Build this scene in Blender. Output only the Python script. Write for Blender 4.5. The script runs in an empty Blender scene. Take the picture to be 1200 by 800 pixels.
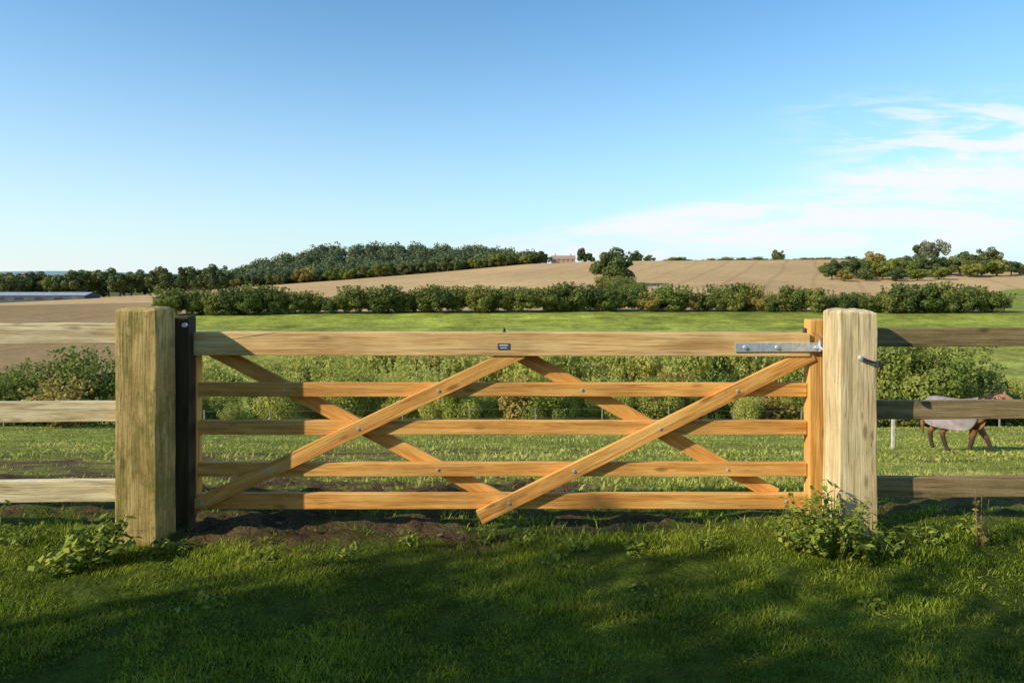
import bpy, bmesh, math, random
import numpy as np
from mathutils import Vector, Matrix, noise, Quaternion

scene = bpy.context.scene
scene.view_settings.view_transform = 'Standard'
scene.view_settings.look = 'None'
scene.view_settings.exposure = 0
COL = scene.collection
CAMH = 1.38

# ------------------------------------------------------------------ helpers
def link(o):
    COL.objects.link(o); return o

def tag(o, label, cat, group=None):
    o["label"] = label; o["category"] = cat
    if group: o["group"] = group
    return o

def empty(name, loc):
    e = bpy.data.objects.new(name, None); e.empty_display_size = .2
    e.location = loc; return link(e)

def adopt(child, parent):
    mw = child.matrix_basis.copy()
    pw = parent.matrix_basis.copy()
    child.parent = parent
    child.matrix_basis = pw.inverted() @ mw
    return child

def raw_mesh(name, verts, faces_flat, loop_tot):
    me = bpy.data.meshes.new(name)
    verts = np.asarray(verts, dtype=np.float32)
    faces_flat = np.asarray(faces_flat, dtype=np.int32)
    loop_tot = np.asarray(loop_tot, dtype=np.int32)
    me.vertices.add(len(verts)); me.vertices.foreach_set("co", verts.ravel())
    me.loops.add(len(faces_flat)); me.loops.foreach_set("vertex_index", faces_flat)
    starts = np.concatenate([[0], np.cumsum(loop_tot)[:-1]]).astype(np.int32)
    me.polygons.add(len(loop_tot)); me.polygons.foreach_set("loop_start", starts)
    me.polygons.foreach_set("loop_total", loop_tot)
    me.update(calc_edges=True); me.validate()
    return me

# ------------------------------------------------------------------ node helpers
def mat_new(name):
    m = bpy.data.materials.new(name); m.use_nodes = True
    nt = m.node_tree
    for n in list(nt.nodes): nt.nodes.remove(n)
    out = nt.nodes.new("ShaderNodeOutputMaterial")
    return m, nt, out

def N(nt, t, **kw):
    n = nt.nodes.new(t)
    for k, v in kw.items():
        if k in n.inputs: n.inputs[k].default_value = v
        else: setattr(n, k, v)
    return n

def ramp(nt, stops):
    r = nt.nodes.new("ShaderNodeValToRGB")
    el = r.color_ramp.elements
    while len(el) < len(stops): el.new(0.5)
    for e, (p, c) in zip(el, stops):
        e.position = p; e.color = (c[0], c[1], c[2], 1) if len(c) == 3 else c
    return r

def mixc(nt, a, b, f, mode='MIX'):
    m = nt.nodes.new("ShaderNodeMix"); m.data_type = 'RGBA'; m.blend_type = mode
    L = nt.links
    for s, v in ((m.inputs[6], a), (m.inputs[7], b)):
        if hasattr(v, "is_linked"): L.new(v, s)
        else: s.default_value = (v[0], v[1], v[2], 1)
    if hasattr(f, "is_linked"): L.new(f, m.inputs[0])
    else: m.inputs[0].default_value = f
    return m.outputs[2]

def math_n(nt, op, a, b=None, clamp=False):
    m = nt.nodes.new("ShaderNodeMath"); m.operation = op; m.use_clamp = clamp
    for i, v in enumerate((a, b)):
        if v is None: continue
        if hasattr(v, "is_linked"): nt.links.new(v, m.inputs[i])
        else: m.inputs[i].default_value = v
    return m.outputs[0]

def wood_mat(name, dark, base, light, moss=0.0, rough=0.75, crack=.55):
    m, nt, out = mat_new(name); L = nt.links
    tc = N(nt, "ShaderNodeTexCoord"); oi = N(nt, "ShaderNodeObjectInfo")
    off = math_n(nt, 'MULTIPLY', oi.outputs["Random"], 37.0)
    add = N(nt, "ShaderNodeVectorMath", operation='ADD')
    L.new(tc.outputs["Object"], add.inputs[0]); L.new(off, add.inputs[1])
    def nz(scale, detail=5., rough_=.6, dist=0.):
        mp = N(nt, "ShaderNodeMapping"); mp.inputs["Scale"].default_value = scale
        L.new(add.outputs[0], mp.inputs[0])
        n = N(nt, "ShaderNodeTexNoise", Scale=1.0, Detail=detail, Roughness=rough_, Distortion=dist)
        L.new(mp.outputs[0], n.inputs[0]); return n.outputs[0]
    n1 = nz((1.8, 30, 30), 8., .68, .9)
    n2 = nz((2.2, 6, 6), 3.)
    n4 = nz((4, 120, 120), 4., .7)
    r = ramp(nt, [(.33, dark), (.5, base), (.66, light)]); L.new(n1, r.inputs[0])
    r2 = ramp(nt, [(.3, (.66, .60, .54)), (.7, (1.15, 1.13, 1.1))]); L.new(n2, r2.inputs[0])
    c = mixc(nt, r.outputs[0], r2.outputs[0], .8, 'MULTIPLY')
    r4 = ramp(nt, [(.36, (.42, .38, .35)), (.46, (1, 1, 1))]); L.new(n4, r4.inputs[0])
    c = mixc(nt, c, r4.outputs[0], crack, 'MULTIPLY')
    n5 = nz((1.1, 42, 42), 2., .5, .5)
    r5 = ramp(nt, [(.490, (1, 1, 1)), (.5, (.2, .16, .12)), (.510, (1, 1, 1))]); L.new(n5, r5.inputs[0])
    n6 = nz((1.7, 5, 5), 1.); r6 = ramp(nt, [(.5, (0, 0, 0)), (.6, (1, 1, 1))]); L.new(n6, r6.inputs[0])
    c = mixc(nt, c, r5.outputs[0], math_n(nt, 'MULTIPLY', r6.outputs[0], crack*1.2), 'MULTIPLY')
    mp3 = N(nt, "ShaderNodeMapping"); mp3.inputs["Scale"].default_value = (3.2, 9, 9)
    L.new(add.outputs[0], mp3.inputs[0])
    vo = N(nt, "ShaderNodeTexVoronoi", Scale=1.0); L.new(mp3.outputs[0], vo.inputs[0])
    rk = ramp(nt, [(.07, (1, 1, 1)), (.17, (0, 0, 0))]); L.new(vo.outputs["Distance"], rk.inputs[0])
    c = mixc(nt, c, (dark[0]*.35, dark[1]*.3, dark[2]*.3), math_n(nt, 'MULTIPLY', rk.outputs[0], .7))
    if moss > 0:
        geo = N(nt, "ShaderNodeNewGeometry")
        nm = N(nt, "ShaderNodeTexNoise", Scale=7.0, Detail=10.0, Roughness=.8)
        mpm = N(nt, "ShaderNodeMapping"); mpm.inputs["Scale"].default_value = (1.6, 1.2, .6)
        L.new(geo.outputs["Position"], mpm.inputs[0]); L.new(mpm.outputs[0], nm.inputs[0])
        rm = ramp(nt, [(.46, (0, 0, 0)), (.56, (1, 1, 1))]); L.new(nm.outputs[0], rm.inputs[0])
        c = mixc(nt, c, (.15, .15, .02), math_n(nt, 'MULTIPLY', rm.outputs[0], moss))
        nm2 = N(nt, "ShaderNodeTexNoise", Scale=55.0, Detail=5.0, Roughness=.75); L.new(geo.outputs["Position"], nm2.inputs[0])
        rm2 = ramp(nt, [(.55, (0, 0, 0)), (.62, (1, 1, 1))]); L.new(nm2.outputs[0], rm2.inputs[0])
        c = mixc(nt, c, (.40, .38, .12), math_n(nt, 'MULTIPLY', rm2.outputs[0], moss*.7))
        rm3 = ramp(nt, [(.36, (1, 1, 1)), (.43, (0, 0, 0))]); L.new(nm2.outputs[0], rm3.inputs[0])
        c = mixc(nt, c, (.07, .06, .02), math_n(nt, 'MULTIPLY', rm3.outputs[0], moss*.8))
    b = N(nt, "ShaderNodeBsdfPrincipled", Roughness=rough)
    b.inputs["Specular IOR Level"].default_value = .25
    L.new(c, b.inputs["Base Color"])
    bp = N(nt, "ShaderNodeBump", Strength=.8, Distance=.007)
    hs = math_n(nt, 'ADD', n1, math_n(nt, 'MULTIPLY', n4, .5))
    L.new(hs, bp.inputs["Height"]); L.new(bp.outputs[0], b.inputs["Normal"])
    L.new(b.outputs[0], out.inputs[0])
    return m

def plain_mat(name, col, rough=.6, metal=0.0, var=.25, scale=8.0):
    m, nt, out = mat_new(name); L = nt.links
    tc = N(nt, "ShaderNodeTexCoord")
    n = N(nt, "ShaderNodeTexNoise", Scale=scale, Detail=5.0); L.new(tc.outputs["Object"], n.inputs[0])
    a = tuple(x*(1-var) for x in col); c2 = tuple(min(1, x*(1+var)) for x in col)
    r = ramp(nt, [(.3, a), (.7, c2)]); L.new(n.outputs[0], r.inputs[0])
    b = N(nt, "ShaderNodeBsdfPrincipled", Roughness=rough, Metallic=metal)
    L.new(r.outputs[0], b.inputs["Base Color"]); L.new(b.outputs[0], out.inputs[0])
    return m

def leaf_mat(name, cols, rand_obj=.5, transl=.3, patch=0.0, patch_col=(.3, .2, .03), pscale=1.0):
    m, nt, out = mat_new(name); L = nt.links
    at = N(nt, "ShaderNodeAttribute"); at.attribute_name = "v"
    oi = N(nt, "ShaderNodeObjectInfo")
    a = math_n(nt, 'MULTIPLY', at.outputs["Fac"], 1-rand_obj)
    o = math_n(nt, 'MULTIPLY', oi.outputs["Random"], rand_obj)
    f = math_n(nt, 'ADD', a, o)
    r = ramp(nt, [(0.1, cols[0]), (.5, cols[1]), (.92, cols[2])]); L.new(f, r.inputs[0])
    c = r.outputs[0]
    if patch > 0:
        geo = N(nt, "ShaderNodeNewGeometry")
        n = N(nt, "ShaderNodeTexNoise", Scale=pscale, Detail=4.0); L.new(geo.outputs["Position"], n.inputs[0])
        rp = ramp(nt, [(.48, (0, 0, 0)), (.68, (1, 1, 1))]); L.new(n.outputs[0], rp.inputs[0])
        c = mixc(nt, c, patch_col, math_n(nt, 'MULTIPLY', rp.outputs[0], patch))
    d = N(nt, "ShaderNodeBsdfPrincipled", Roughness=.6)
    d.inputs["Specular IOR Level"].default_value = .3
    L.new(c, d.inputs["Base Color"])
    t = N(nt, "ShaderNodeBsdfTranslucent"); L.new(c, t.inputs[0])
    mx = N(nt, "ShaderNodeMixShader"); mx.inputs[0].default_value = transl
    L.new(d.outputs[0], mx.inputs[1]); L.new(t.outputs[0], mx.inputs[2])
    L.new(mx.outputs[0], out.inputs[0])
    return m

# ------------------------------------------------------------------ terrain
PX = lambda x: (x-600)/800.0        # horizontal bearing (tangent) of a landmark
rid_u = np.array([PX(v) for v in (-600, 0, 130, 200, 300, 400, 500, 620, 700, 850, 1000, 1100, 1200, 1800)])
rid_y = np.array([352, 351, 347, 343, 335, 328, 320, 309, 305.5, 304, 303, 305, 311, 320])
hil_u = np.array([PX(v) for v in (-600, 0, 200, 260, 330, 380, 450, 560, 600, 640, 700, 1800)])
hil_y = np.array([352, 350, 337, 329, 312, 301, 298, 302, 308, 315, 335, 345])
D = np.array([4.6, 6, 10, 17, 35, 42, 60, 90, 120, 200, 235, 300, 420, 600, 700, 850, 1200, 2500, 4500, 7000])
Dz = np.array([-.06, -.42, -1.5, -2.95, -6.3, -7.8, -11, -13.2, -12.4, -9.2, -8.2])
def zfar(d, y): return CAMH - (y-325)/800.0*d
def terrain_z(x, y):
    x = np.asarray(x, float); y = np.asarray(y, float)
    u = x/np.maximum(y, 60)
    uc = np.clip(u, -1.5, 1.5)
    ry = np.interp(uc, rid_u, rid_y); hy = np.interp(uc, hil_u, hil_y)
    left = np.clip((-uc+.0)/.75, 0, 1)
    y300 = 345 + 13*left; y420 = 325 + 30*left
    cols = [np.full_like(x, v) for v in Dz[:10]]
    cols.append(zfar(235, 359+0*left))
    cols.append(zfar(300, y300)); cols.append(zfar(420, y420)); cols.append(zfar(600, ry))
    cols.append(zfar(700, np.maximum(ry+4, hy+3))); cols.append(zfar(850, np.where(hy < 330, hy, 350)))
    cols.append(np.full_like(x, -19.)); cols.append(np.full_like(x, -18.))
    far = 48 + 16*np.sin(uc*5.0+1.0) + 8*np.sin(uc*17)
    cols.append(far); cols.append(far*.4)
    C = np.stack(cols, 0)
    yy = np.clip(y, D[0], D[-1])
    i = np.clip(np.searchsorted(D, yy)-1, 0, len(D)-2)
    flat = np.arange(x.size).reshape(x.shape)
    Cf = C.reshape(len(D), -1)
    a = Cf[i.ravel(), flat.ravel()].reshape(x.shape); b = Cf[(i+1).ravel(), flat.ravel()].reshape(x.shape)
    t = (yy-D[i])/(D[i+1]-D[i])
    z = a*(1-t)+b*t
    z = np.where(y < 4.6, np.interp(y, [-30, 3.6, 4.6], [0.0, 0.0, -.06]), z)
    z = z + .07*np.exp(-((x-2.1)**2/.9+(y-3.7)**2/.25))
    amp = np.clip((np.abs(y)-0)/60.0, .012, .5)
    und = np.sin(x*.9/np.maximum(1, np.abs(y)/8)+1.3)*np.sin(y*1.1/np.maximum(1, np.abs(y)/8)+.4)
    z = z + amp*.5*und
    return z
def tz(x, y): return float(terrain_z(np.array([x]), np.array([y]))[0])

def fbm(x, y, s, seed=0.0):
    return noise.fractal(Vector((x*s+seed, y*s-seed, seed*1.7)), 1.0, 2.0, 4)

def soil_amount(x, y):
    """bare earth near the gateway and in poached patches of the paddock"""
    n = fbm(x, y, 2.2, 3.1)*.75 + fbm(x, y, 9.0, 1.1)*.7
    a = math.exp(-(((x+1.05)/.9)**4 + ((y-3.84)/.34)**4))*1.0
    b = math.exp(-(((x-.7)/1.5)**4 + ((y-4.15)/.33)**4))*.55
    c = math.exp(-(((x+3.2)/1.6)**2 + ((y-4.4)/.6)**2))*.7
    e = math.exp(-(((x-3.2)/1.4)**2 + ((y-4.2)/.35)**2))*.6
    f = 0
    if y > 4.4:
        f = max(0, fbm(x*.5, y, .45, 7.7)+.16)*2.0*(1.0 if x < 2 else .4)*max(0, 1-(y-5)/18)
        f += .8*math.exp(-(((x+3.0)/3.6)**2 + ((y-8.6)/2.2)**2))
        f += .7*math.exp(-(((x+6)/5.0)**2 + ((y-14)/2.6)**2))
    mx = max(a, b, c, e, f)
    return max(0, min(1, mx + (n if mx > .12 else 0)))

def hedge_line(u):
    d = 207 + 4*math.sin(u*6)
    if u < -.3: d -= (-.3-u)*60
    return d

def build_terrain():
    rows = list(np.arange(-24, 2.0, 1.2))+list(np.arange(2.0, 6.0, .04))
    d = rows[-1]
    while d < 7000: d *= 1.026; rows.append(d)
    rows = np.array(rows)
    t = np.linspace(-1, 1, 341); uu = (.12*t+.88*t**3)*1.6
    Y, U = np.meshgrid(rows, uu, indexing='ij')
    X = U*(np.maximum(Y, 0)+30)
    Z = terrain_z(X, Y)
    nr, nc = X.shape
    nz = np.zeros_like(Z)
    colr = np.zeros((nr, nc, 4), np.float32)
    for i in range(nr):
        y = rows[i]
        for j in range(nc):
            x = X[i, j]
            u = x/max(y, 1)
            pl = 0.0
            if y < 44:
                s = soil_amount(x, y) if (y > 2.5 and y < 30) else 0
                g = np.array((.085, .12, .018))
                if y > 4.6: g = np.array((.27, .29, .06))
                k = .5+.5*fbm(x, y, .35, 5)
                g = g*(.8+.45*k)
                c = g*(1-s)+np.array((.145, .092, .052))*s
                if y < 9 and s > .15: nz[i, j] = .05*s*fbm(x, y, 5, 2)+.035*s*fbm(x, y, 14, 6)
                if y < 4.6: nz[i, j] += .016*fbm(x, y, 3.0, 4)
            elif y < 112 and not (y > 72 and x < -.545*y + 2*fbm(x, y, .02, 2)):
                k = .5+.5*fbm(x, y, .08, 5)
                c = np.array((.36, .38, .09))*(.6+.8*k)
            else:
                edge = hedge_line(u)+4
                lb = -.545*y + 2*fbm(x, y, .02, 2)
                if y > 610:
                    c = np.array((.14, .17, .06))*(.9+.3*fbm(x, y, .004, 9))
                    if u < -.30 and y < 900: c = np.array((.16, .18, .07))
                    if y > 1300: c = np.array((.26, .36, .44))  # distance haze baked into the colour, far hills pale blue
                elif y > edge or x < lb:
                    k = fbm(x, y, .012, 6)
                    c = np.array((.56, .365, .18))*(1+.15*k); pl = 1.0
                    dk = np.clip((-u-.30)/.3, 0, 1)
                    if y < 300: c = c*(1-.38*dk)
                    if u > .72 and y < 330: c = np.array((.26, .29, .06)); pl = 0
                else:
                    k = .5+.5*fbm(x, y, .03, 8)
                    k2 = fbm(x, y, .12, 3)
                    c = np.array((.31, .34, .06))*(.70+.5*k)*(1+.4*k2)
                    f = max(0, 1-(y-112)/38)
                    c = c*(1-f*.6)+np.array((.36, .33, .09))*f*.6
                    if y > 196: c = c*.75
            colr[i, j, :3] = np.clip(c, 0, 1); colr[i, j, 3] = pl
    Z = Z+nz
    V = np.stack([X, Y, Z], -1).reshape(-1, 3)
    idx = np.arange(nr*nc).reshape(nr, nc)
    q = np.stack([idx[:-1, :-1], idx[:-1, 1:], idx[1:, 1:], idx[1:, :-1]], -1).reshape(-1, 4)
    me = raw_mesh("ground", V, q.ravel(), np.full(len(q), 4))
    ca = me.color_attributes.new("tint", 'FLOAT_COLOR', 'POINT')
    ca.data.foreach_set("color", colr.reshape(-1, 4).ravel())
    me.polygons.foreach_set("use_smooth", [True]*len(me.polygons))
    m, nt, out = mat_new("fields"); L = nt.links
    at = N(nt, "ShaderNodeAttribute"); at.attribute_name = "tint"
    geo = N(nt, "ShaderNodeNewGeometry"); pos = geo.outputs["Position"]
    c = at.outputs["Color"]
    for sc, lo, hi, f in ((90., .5, 1.45, .75), (9., .6, 1.35, .7), (1.1, .55, 1.4, .7), (.25, .6, 1.32, .75), (.05, .82, 1.16, .7)):
        n = N(nt, "ShaderNodeTexNoise", Scale=sc, Detail=5.0, Roughness=.65); L.new(pos, n.inputs[0])
        r = ramp(nt, [(.36, (lo, lo, lo)), (.64, (hi, hi*.99, hi*.93))]); L.new(n.outputs[0], r.inputs[0])
        ff = math_n(nt, 'MULTIPLY', math_n(nt, 'SUBTRACT', 1.0, math_n(nt, 'MULTIPLY', at.outputs["Alpha"], .6)), f)
        c = mixc(nt, c, r.outputs[0], ff, 'MULTIPLY')
    mp = N(nt, "ShaderNodeMapping"); mp.inputs["Rotation"].default_value = (0, 0, math.radians(24))
    L.new(pos, mp.inputs[0])
    w = N(nt, "ShaderNodeTexWave", Scale=.014, Distortion=2.5, Detail=2.0); w.inputs["Detail Scale"].default_value = .3
    L.new(mp.outputs[0], w.inputs[0])
    rw = ramp(nt, [(.0, (.86, .85, .84)), (.06, (1, 1, 1))]); L.new(w.outputs[0], rw.inputs[0])
    pc = mixc(nt, c, rw.outputs[0], 1.0, 'MULTIPLY')
    c = mixc(nt, c, pc, at.outputs["Alpha"])
    b = N(nt, "ShaderNodeBsdfPrincipled", Roughness=.95); b.inputs["Specular IOR Level"].default_value = .05
    L.new(c, b.inputs["Base Color"])
    nb = N(nt, "ShaderNodeTexNoise", Scale=28.0, Detail=6.0, Roughness=.7); L.new(pos, nb.inputs[0])
    bp = N(nt, "ShaderNodeBump", Strength=.9, Distance=.03); L.new(nb.outputs[0], bp.inputs["Height"])
    nb2 = N(nt, "ShaderNodeTexNoise", Scale=.8, Detail=6.0, Roughness=.7); L.new(pos, nb2.inputs[0])
    bp2 = N(nt, "ShaderNodeBump", Strength=.4, Distance=.5); L.new(nb2.outputs[0], bp2.inputs["Height"])
    L.new(bp.outputs[0], bp2.inputs["Normal"])
    L.new(bp2.outputs[0], b.inputs["Normal"])
    L.new(b.outputs[0], out.inputs[0])
    me.materials.append(m)
    o = link(bpy.data.objects.new("ground", me)); o["kind"] = "structure"
    return o
build_terrain()

# ------------------------------------------------------------------ leaves / crowns
def leaf_quads(C, Nrm, size, rng, aspect=.55):
    n = len(C)
    R = rng.normal(size=(n, 3)); Nrm = Nrm/np.linalg.norm(Nrm, axis=1, keepdims=True)
    T = np.cross(Nrm, R); T /= np.linalg.norm(T, axis=1, keepdims=True)
    B = np.cross(Nrm, T)
    s = size*(.6+.8*rng.random(n))[:, None]
    a = C-T*s; c = C+T*s
    b = C+B*s*aspect + Nrm*s*.12; d = C-B*s*aspect + Nrm*s*.12
    return np.stack([a, b, c, d], 1).reshape(-1, 3)

def leaf_mesh(name, C, Nrm, size, rng, mat, aspect=.6, v=None):
    V = leaf_quads(C, Nrm, size, rng, aspect)
    n = len(C)
    me = raw_mesh(name, V, np.arange(n*4), np.full(n, 4))
    a = me.attributes.new("v", 'FLOAT', 'FACE')
    a.data.foreach_set("value", (rng.random(n) if v is None else v).astype(np.float32))
    me.materials.append(mat)
    return me

def crown_points(rng, n, lumps, rad, shape=(1, 1, 1), spread=.8):
    cs = []; rs = []
    while len(cs) < lumps:
        p = rng.uniform(-1, 1, 3)
        if np.linalg.norm(p) > 1: continue
        p = p*spread*np.array(shape)
        cs.append(p); rs.append(rad*rng.uniform(.6, 1.25))
    cs = np.array(cs); rs = np.array(rs)
    w = rs**2; k = rng.choice(lumps, n, p=w/w.sum())
    dirs = rng.normal(size=(n, 3)); dirs /= np.linalg.norm(dirs, axis=1, keepdims=True)
    rr = rs[k]*np.where(rng.random(n) < .8, rng.uniform(.8, 1.08, n), rng.uniform(.3, 1.3, n))
    P = cs[k]+dirs*rr[:, None]
    Nn = dirs+rng.normal(size=(n, 3))*.45
    lv = rng.random(lumps)
    v = np.clip(.55*lv[k]+.45*rng.random(n), 0, 1)
    return P, Nn, v

def bush_mesh(name, seed, mat, n=2600, size=.035, lumps=22, sh=(1, .8, 1), rad=.3, spread=.72):
    rng = np.random.default_rng(seed)
    P, Nn, v = crown_points(rng, n, lumps, rad, sh, spread=spread)
    P[:, 2] = P[:, 2]*.5+.48
    P[:, 0] *= .62; P[:, 1] *= .62
    ns = n//9
    g = rng.integers(0, 30, ns); ga = g*2.4; gr = .1+.45*((g*7) % 11)/11
    t = rng.random(ns)
    Q = np.stack([np.cos(ga)*gr*(1+.2*t)+rng.normal(size=ns)*.02, np.sin(ga)*gr*(1+.2*t)+rng.normal(size=ns)*.02, .75+t*.33-.25*gr], 1)
    P = np.concatenate([P, Q]); Nn = np.concatenate([Nn, rng.normal(size=(ns, 3))]); v = np.concatenate([v, rng.random(ns)])
    P[:, 2] = np.where(P[:, 2] < 0.0, -P[:, 2]*.5, P[:, 2])
    return leaf_mesh(name, P, Nn, size, rng, mat, v=v)

def limb_mesh(name, segs, mat, sides=7):
    bm = bmesh.new()
    for p0, r0, p1, r1 in segs:
        p0 = Vector(p0); p1 = Vector(p1); d = (p1-p0).normalized()
        q = d.to_track_quat('Z', 'Y'); ra = []; rb = []
        for i in range(sides):
            a = 2*math.pi*i/sides; v = Vector((math.cos(a), math.sin(a), 0))
            ra.append(bm.verts.new(p0+q@(v*r0))); rb.append(bm.verts.new(p1+q@(v*r1)))
        for i in range(sides):
            bm.faces.new((ra[i], ra[(i+1) % sides], rb[(i+1) % sides], rb[i]))
        bm.faces.new(rb); bm.faces.new(ra[::-1])
    me = bpy.data.meshes.new(name); bm.to_mesh(me); bm.free()
    for p in me.polygons: p.use_smooth = True
    me.materials.append(mat); return me

M_bark = plain_mat("bark", (.12, .09, .06), .9, var=.4, scale=14)
M_green = leaf_mat("hedge_leaf", [(.09, .12, .022), (.20, .24, .04), (.36, .34, .065)], .5, .3)
M_hrow = leaf_mat("hedgerow_leaf", [(.06, .095, .02), (.15, .18, .032), (.32, .28, .055)], .55, .25)
M_olive = leaf_mat("willow_leaf", [(.32, .34, .06), (.48, .48, .10), (.64, .57, .17)], .45, .45)
M_dark = leaf_mat("wood_leaf", [(.055, .085, .026), (.11, .145, .04), (.21, .205, .055)], .5, .2)
M_grey = leaf_mat("grey_leaf", [(.12, .13, .07), (.20, .21, .11), (.30, .29, .16)], .2, .25)
M_rust = leaf_mat("autumn_leaf", [(.20, .18, .035), (.38, .27, .06), (.48, .37, .10)], .4, .3)
M_tree = leaf_mat("tree_leaf", [(.045, .068, .015), (.085, .12, .024), (.16, .185, .04)], .4, .2)

def tree_meshes(seed, mat, n=3000, size=.028, lumps=26, sh=(1, 1, 1), low=.12, rad=.22):
    rng = np.random.default_rng(seed)
    P, Nn, v = crown_points(rng, n, lumps, rad, sh, spread=.78)
    half = (1-low)/2
    P[:, 2] = P[:, 2]*half+low+half*.98
    P[:, 0] *= .42; P[:, 1] *= .42
    crown = leaf_mesh("tree_crown", P, Nn, size, rng, mat, v=v)
    segs = [((0, 0, -.03), .032, (.01, 0, .25), .024), ((.01, 0, .25), .024, (0, .01, .6), .012), ((0, .01, .6), .012, (.01, 0, .85), .004)]
    for i in range(9):
        a = i*2.4; z0 = .16+.055*i; r = .27*(1-i*.06)
        segs.append(((.005, 0, z0), .011, (math.cos(a)*r*.6, math.sin(a)*r*.6, z0+.14), .006))
        segs.append(((math.cos(a)*r*.6, math.sin(a)*r*.6, z0+.14), .006, (math.cos(a)*r, math.sin(a)*r, z0+.25), .002))
    return limb_mesh("tree_trunk", segs, M_bark), crown

def place_tree(ms, x, y, h, wx, label, group=None, rot=0., sink=0.0):
    e = empty("tree", (x, y, tz(x, y)-sink))
    tag(e, label, "tree", group)
    e.rotation_euler = (0, 0, rot); e.scale = (h*wx, h*wx, h)
    for nm, me in (("trunk", ms[0]), ("crown", ms[1])):
        o = link(bpy.data.objects.new(nm, me)); o.parent = e
    return e

rnd = random.Random(5)
def place_bush(me, x, y, h, wx, label, group=None, name="bush", sink=.02, cat="bush"):
    o = link(bpy.data.objects.new(name, me))
    o.location = (x, y, tz(x, y)-sink*h); o.scale = (h*wx, h*wx, h); o.rotation_euler = (0, 0, rnd.random()*6.28)
    tag(o, label, cat, group); return o

bush_g = [bush_mesh("hedge_bush", 10+i, M_green, n=4200, size=.034) for i in range(3)]
bush_h = [bush_mesh("hedgerow_bush", 15+i, M_hrow, n=4600, size=.036) for i in range(4)]
bush_o = [bush_mesh("scrub_bush", 30+i, M_olive, n=5600, size=.027, lumps=26, sh=(.9, .8, 1.1), rad=.24, spread=.85) for i in range(4)]
bush_r = [bush_mesh("autumn_bush", 50+i, M_rust, n=3600, size=.034) for i in range(2)]
bush_n = [bush_mesh("near_hedge_bush", 60+i, M_green, n=7500, size=.022, lumps=30) for i in range(4)]
bush_y = [bush_mesh("yellow_green_bush", 70+i, M_olive, n=7500, size=.022, lumps=32) for i in range(2)]

x = -34.0
while x < 34:
    u = x/42
    h = rnd.choice([1.3, 1.8, 2.2, 2.6, 3.0, 3.6])*rnd.uniform(.9, 1.12)
    if u < -.5: h = max(h, 2.2)*1.1
    if .47 < u < .66: h = max(h, 2.2)*1.4
    if u > .68: h *= .6
    r_ = rnd.random()
    m = rnd.choice(bush_n) if r_ < .36 else (rnd.choice(bush_y) if r_ < .90 else bush_r[0])
    place_bush(m, x, 43+rnd.uniform(-2.2, 1.8), h, rnd.uniform(.9, 1.35) if h < 2.4 else rnd.uniform(.75, 1.0),
               "leafy green hedge bush at the foot of the paddock", "hedge bushes along the foot of the paddock")
    x += rnd.uniform(.8, 1.8)
x = -36.0
while x < 42:
    u = x/60
    h = rnd.choice([4.4, 5.0, 5.6, 6.2, 6.8])*rnd.uniform(.93, 1.08)
    if u > .62: h *= .45
    if u < -.52: h *= .68
    m = rnd.choice(bush_o) if rnd.random() < .86 else rnd.choice(bush_r+bush_g)
    place_bush(m, x, 60+rnd.uniform(-7, 7), h, rnd.uniform(.6, .9),
               "pale olive willow scrub in the valley bottom", "willow scrub in the valley bottom")
    x += rnd.uniform(1.0, 1.8)
for (u, d, h, w, m) in ((-.70, 37, 3.4, 1.1, bush_n[0]), (-.63, 38, 4.4, 1.0, bush_n[1]), (-.75, 36, 2.7, 1.2, bush_n[2]), (-.665, 34, 2.4, 1.2, bush_r[0]),
                     (.565, 40, 5.2, .9, bush_n[3]), (.62, 39.5, 5.2, .95, bush_n[0]), (.535, 41, 4.6, .9, bush_n[2]), (.67, 42, 4.0, 1.1, bush_n[1])):
    place_bush(m, u*d, d, h, w, "rounded dark green bush beyond the paddock", name="bush")

u = -.50
while u < .722:
    d = hedge_line(u) + rnd.uniform(-3, 3)
    h = rnd.choice([4.6, 5.6, 6.4, 7.0, 8.4])*rnd.uniform(.92, 1.08)*(1.06 if u > .35 else 1.0)
    mm = rnd.choice(bush_h) if rnd.random() < .87 else rnd.choice(bush_r+bush_g)
    place_bush(mm, u*d, d, h, rnd.uniform(.9, 1.4), "bush in the hedgerow below the ploughed field", "hedgerow bushes below the ploughed field")
    u += rnd.uniform(.008, .017)

# ------------------------------------------------------------------ field trees
T_round = tree_meshes(101, M_tree, n=8000, size=.026, sh=(1.1, 1.1, 1), low=.02, rad=.28)
T_far = [tree_meshes(110+i, M_dark, n=3200, size=.036, low=.03, sh=(1.15, 1.15, 1), rad=.26) for i in range(3)]
T_grey = tree_meshes(120, M_grey, n=1500, size=.028, low=.15, sh=(1.2, 1.2, .9), rad=.22)
T_ogreen = tree_meshes(122, M_green, n=3400, size=.034, low=.04, sh=(1.2, 1.2, .95), rad=.26)
T_rust = tree_meshes(121, M_rust, n=3400, size=.034, low=.0, sh=(1.3, 1.3, .95), rad=.26)
def FT(px, d, h, w, ms, label, grp=None, sink=0.):
    return place_tree(ms, PX(px)*d, d, h, w, label, grp, rnd.random()*6.28, sink)
FT(717, 350, 20, 1.42, T_round, "dense dark green oak standing alone in the ploughed field")
for px, d, h, m in ((704, 330, 6, 0), (724, 318, 7, 1), (737, 300, 7.5, 2), (750, 270, 6.5, 0), (714, 322, 6, 1), (731, 280, 7.5, 2), (743, 255, 7.0, 1), (727, 298, 7, 2), (722, 262, 6.5, 3), (735, 240, 7, 0)):
    place_bush(bush_h[m], PX(px)*d, d, h, 1.1, "scrub at the foot of the field oak")
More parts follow.
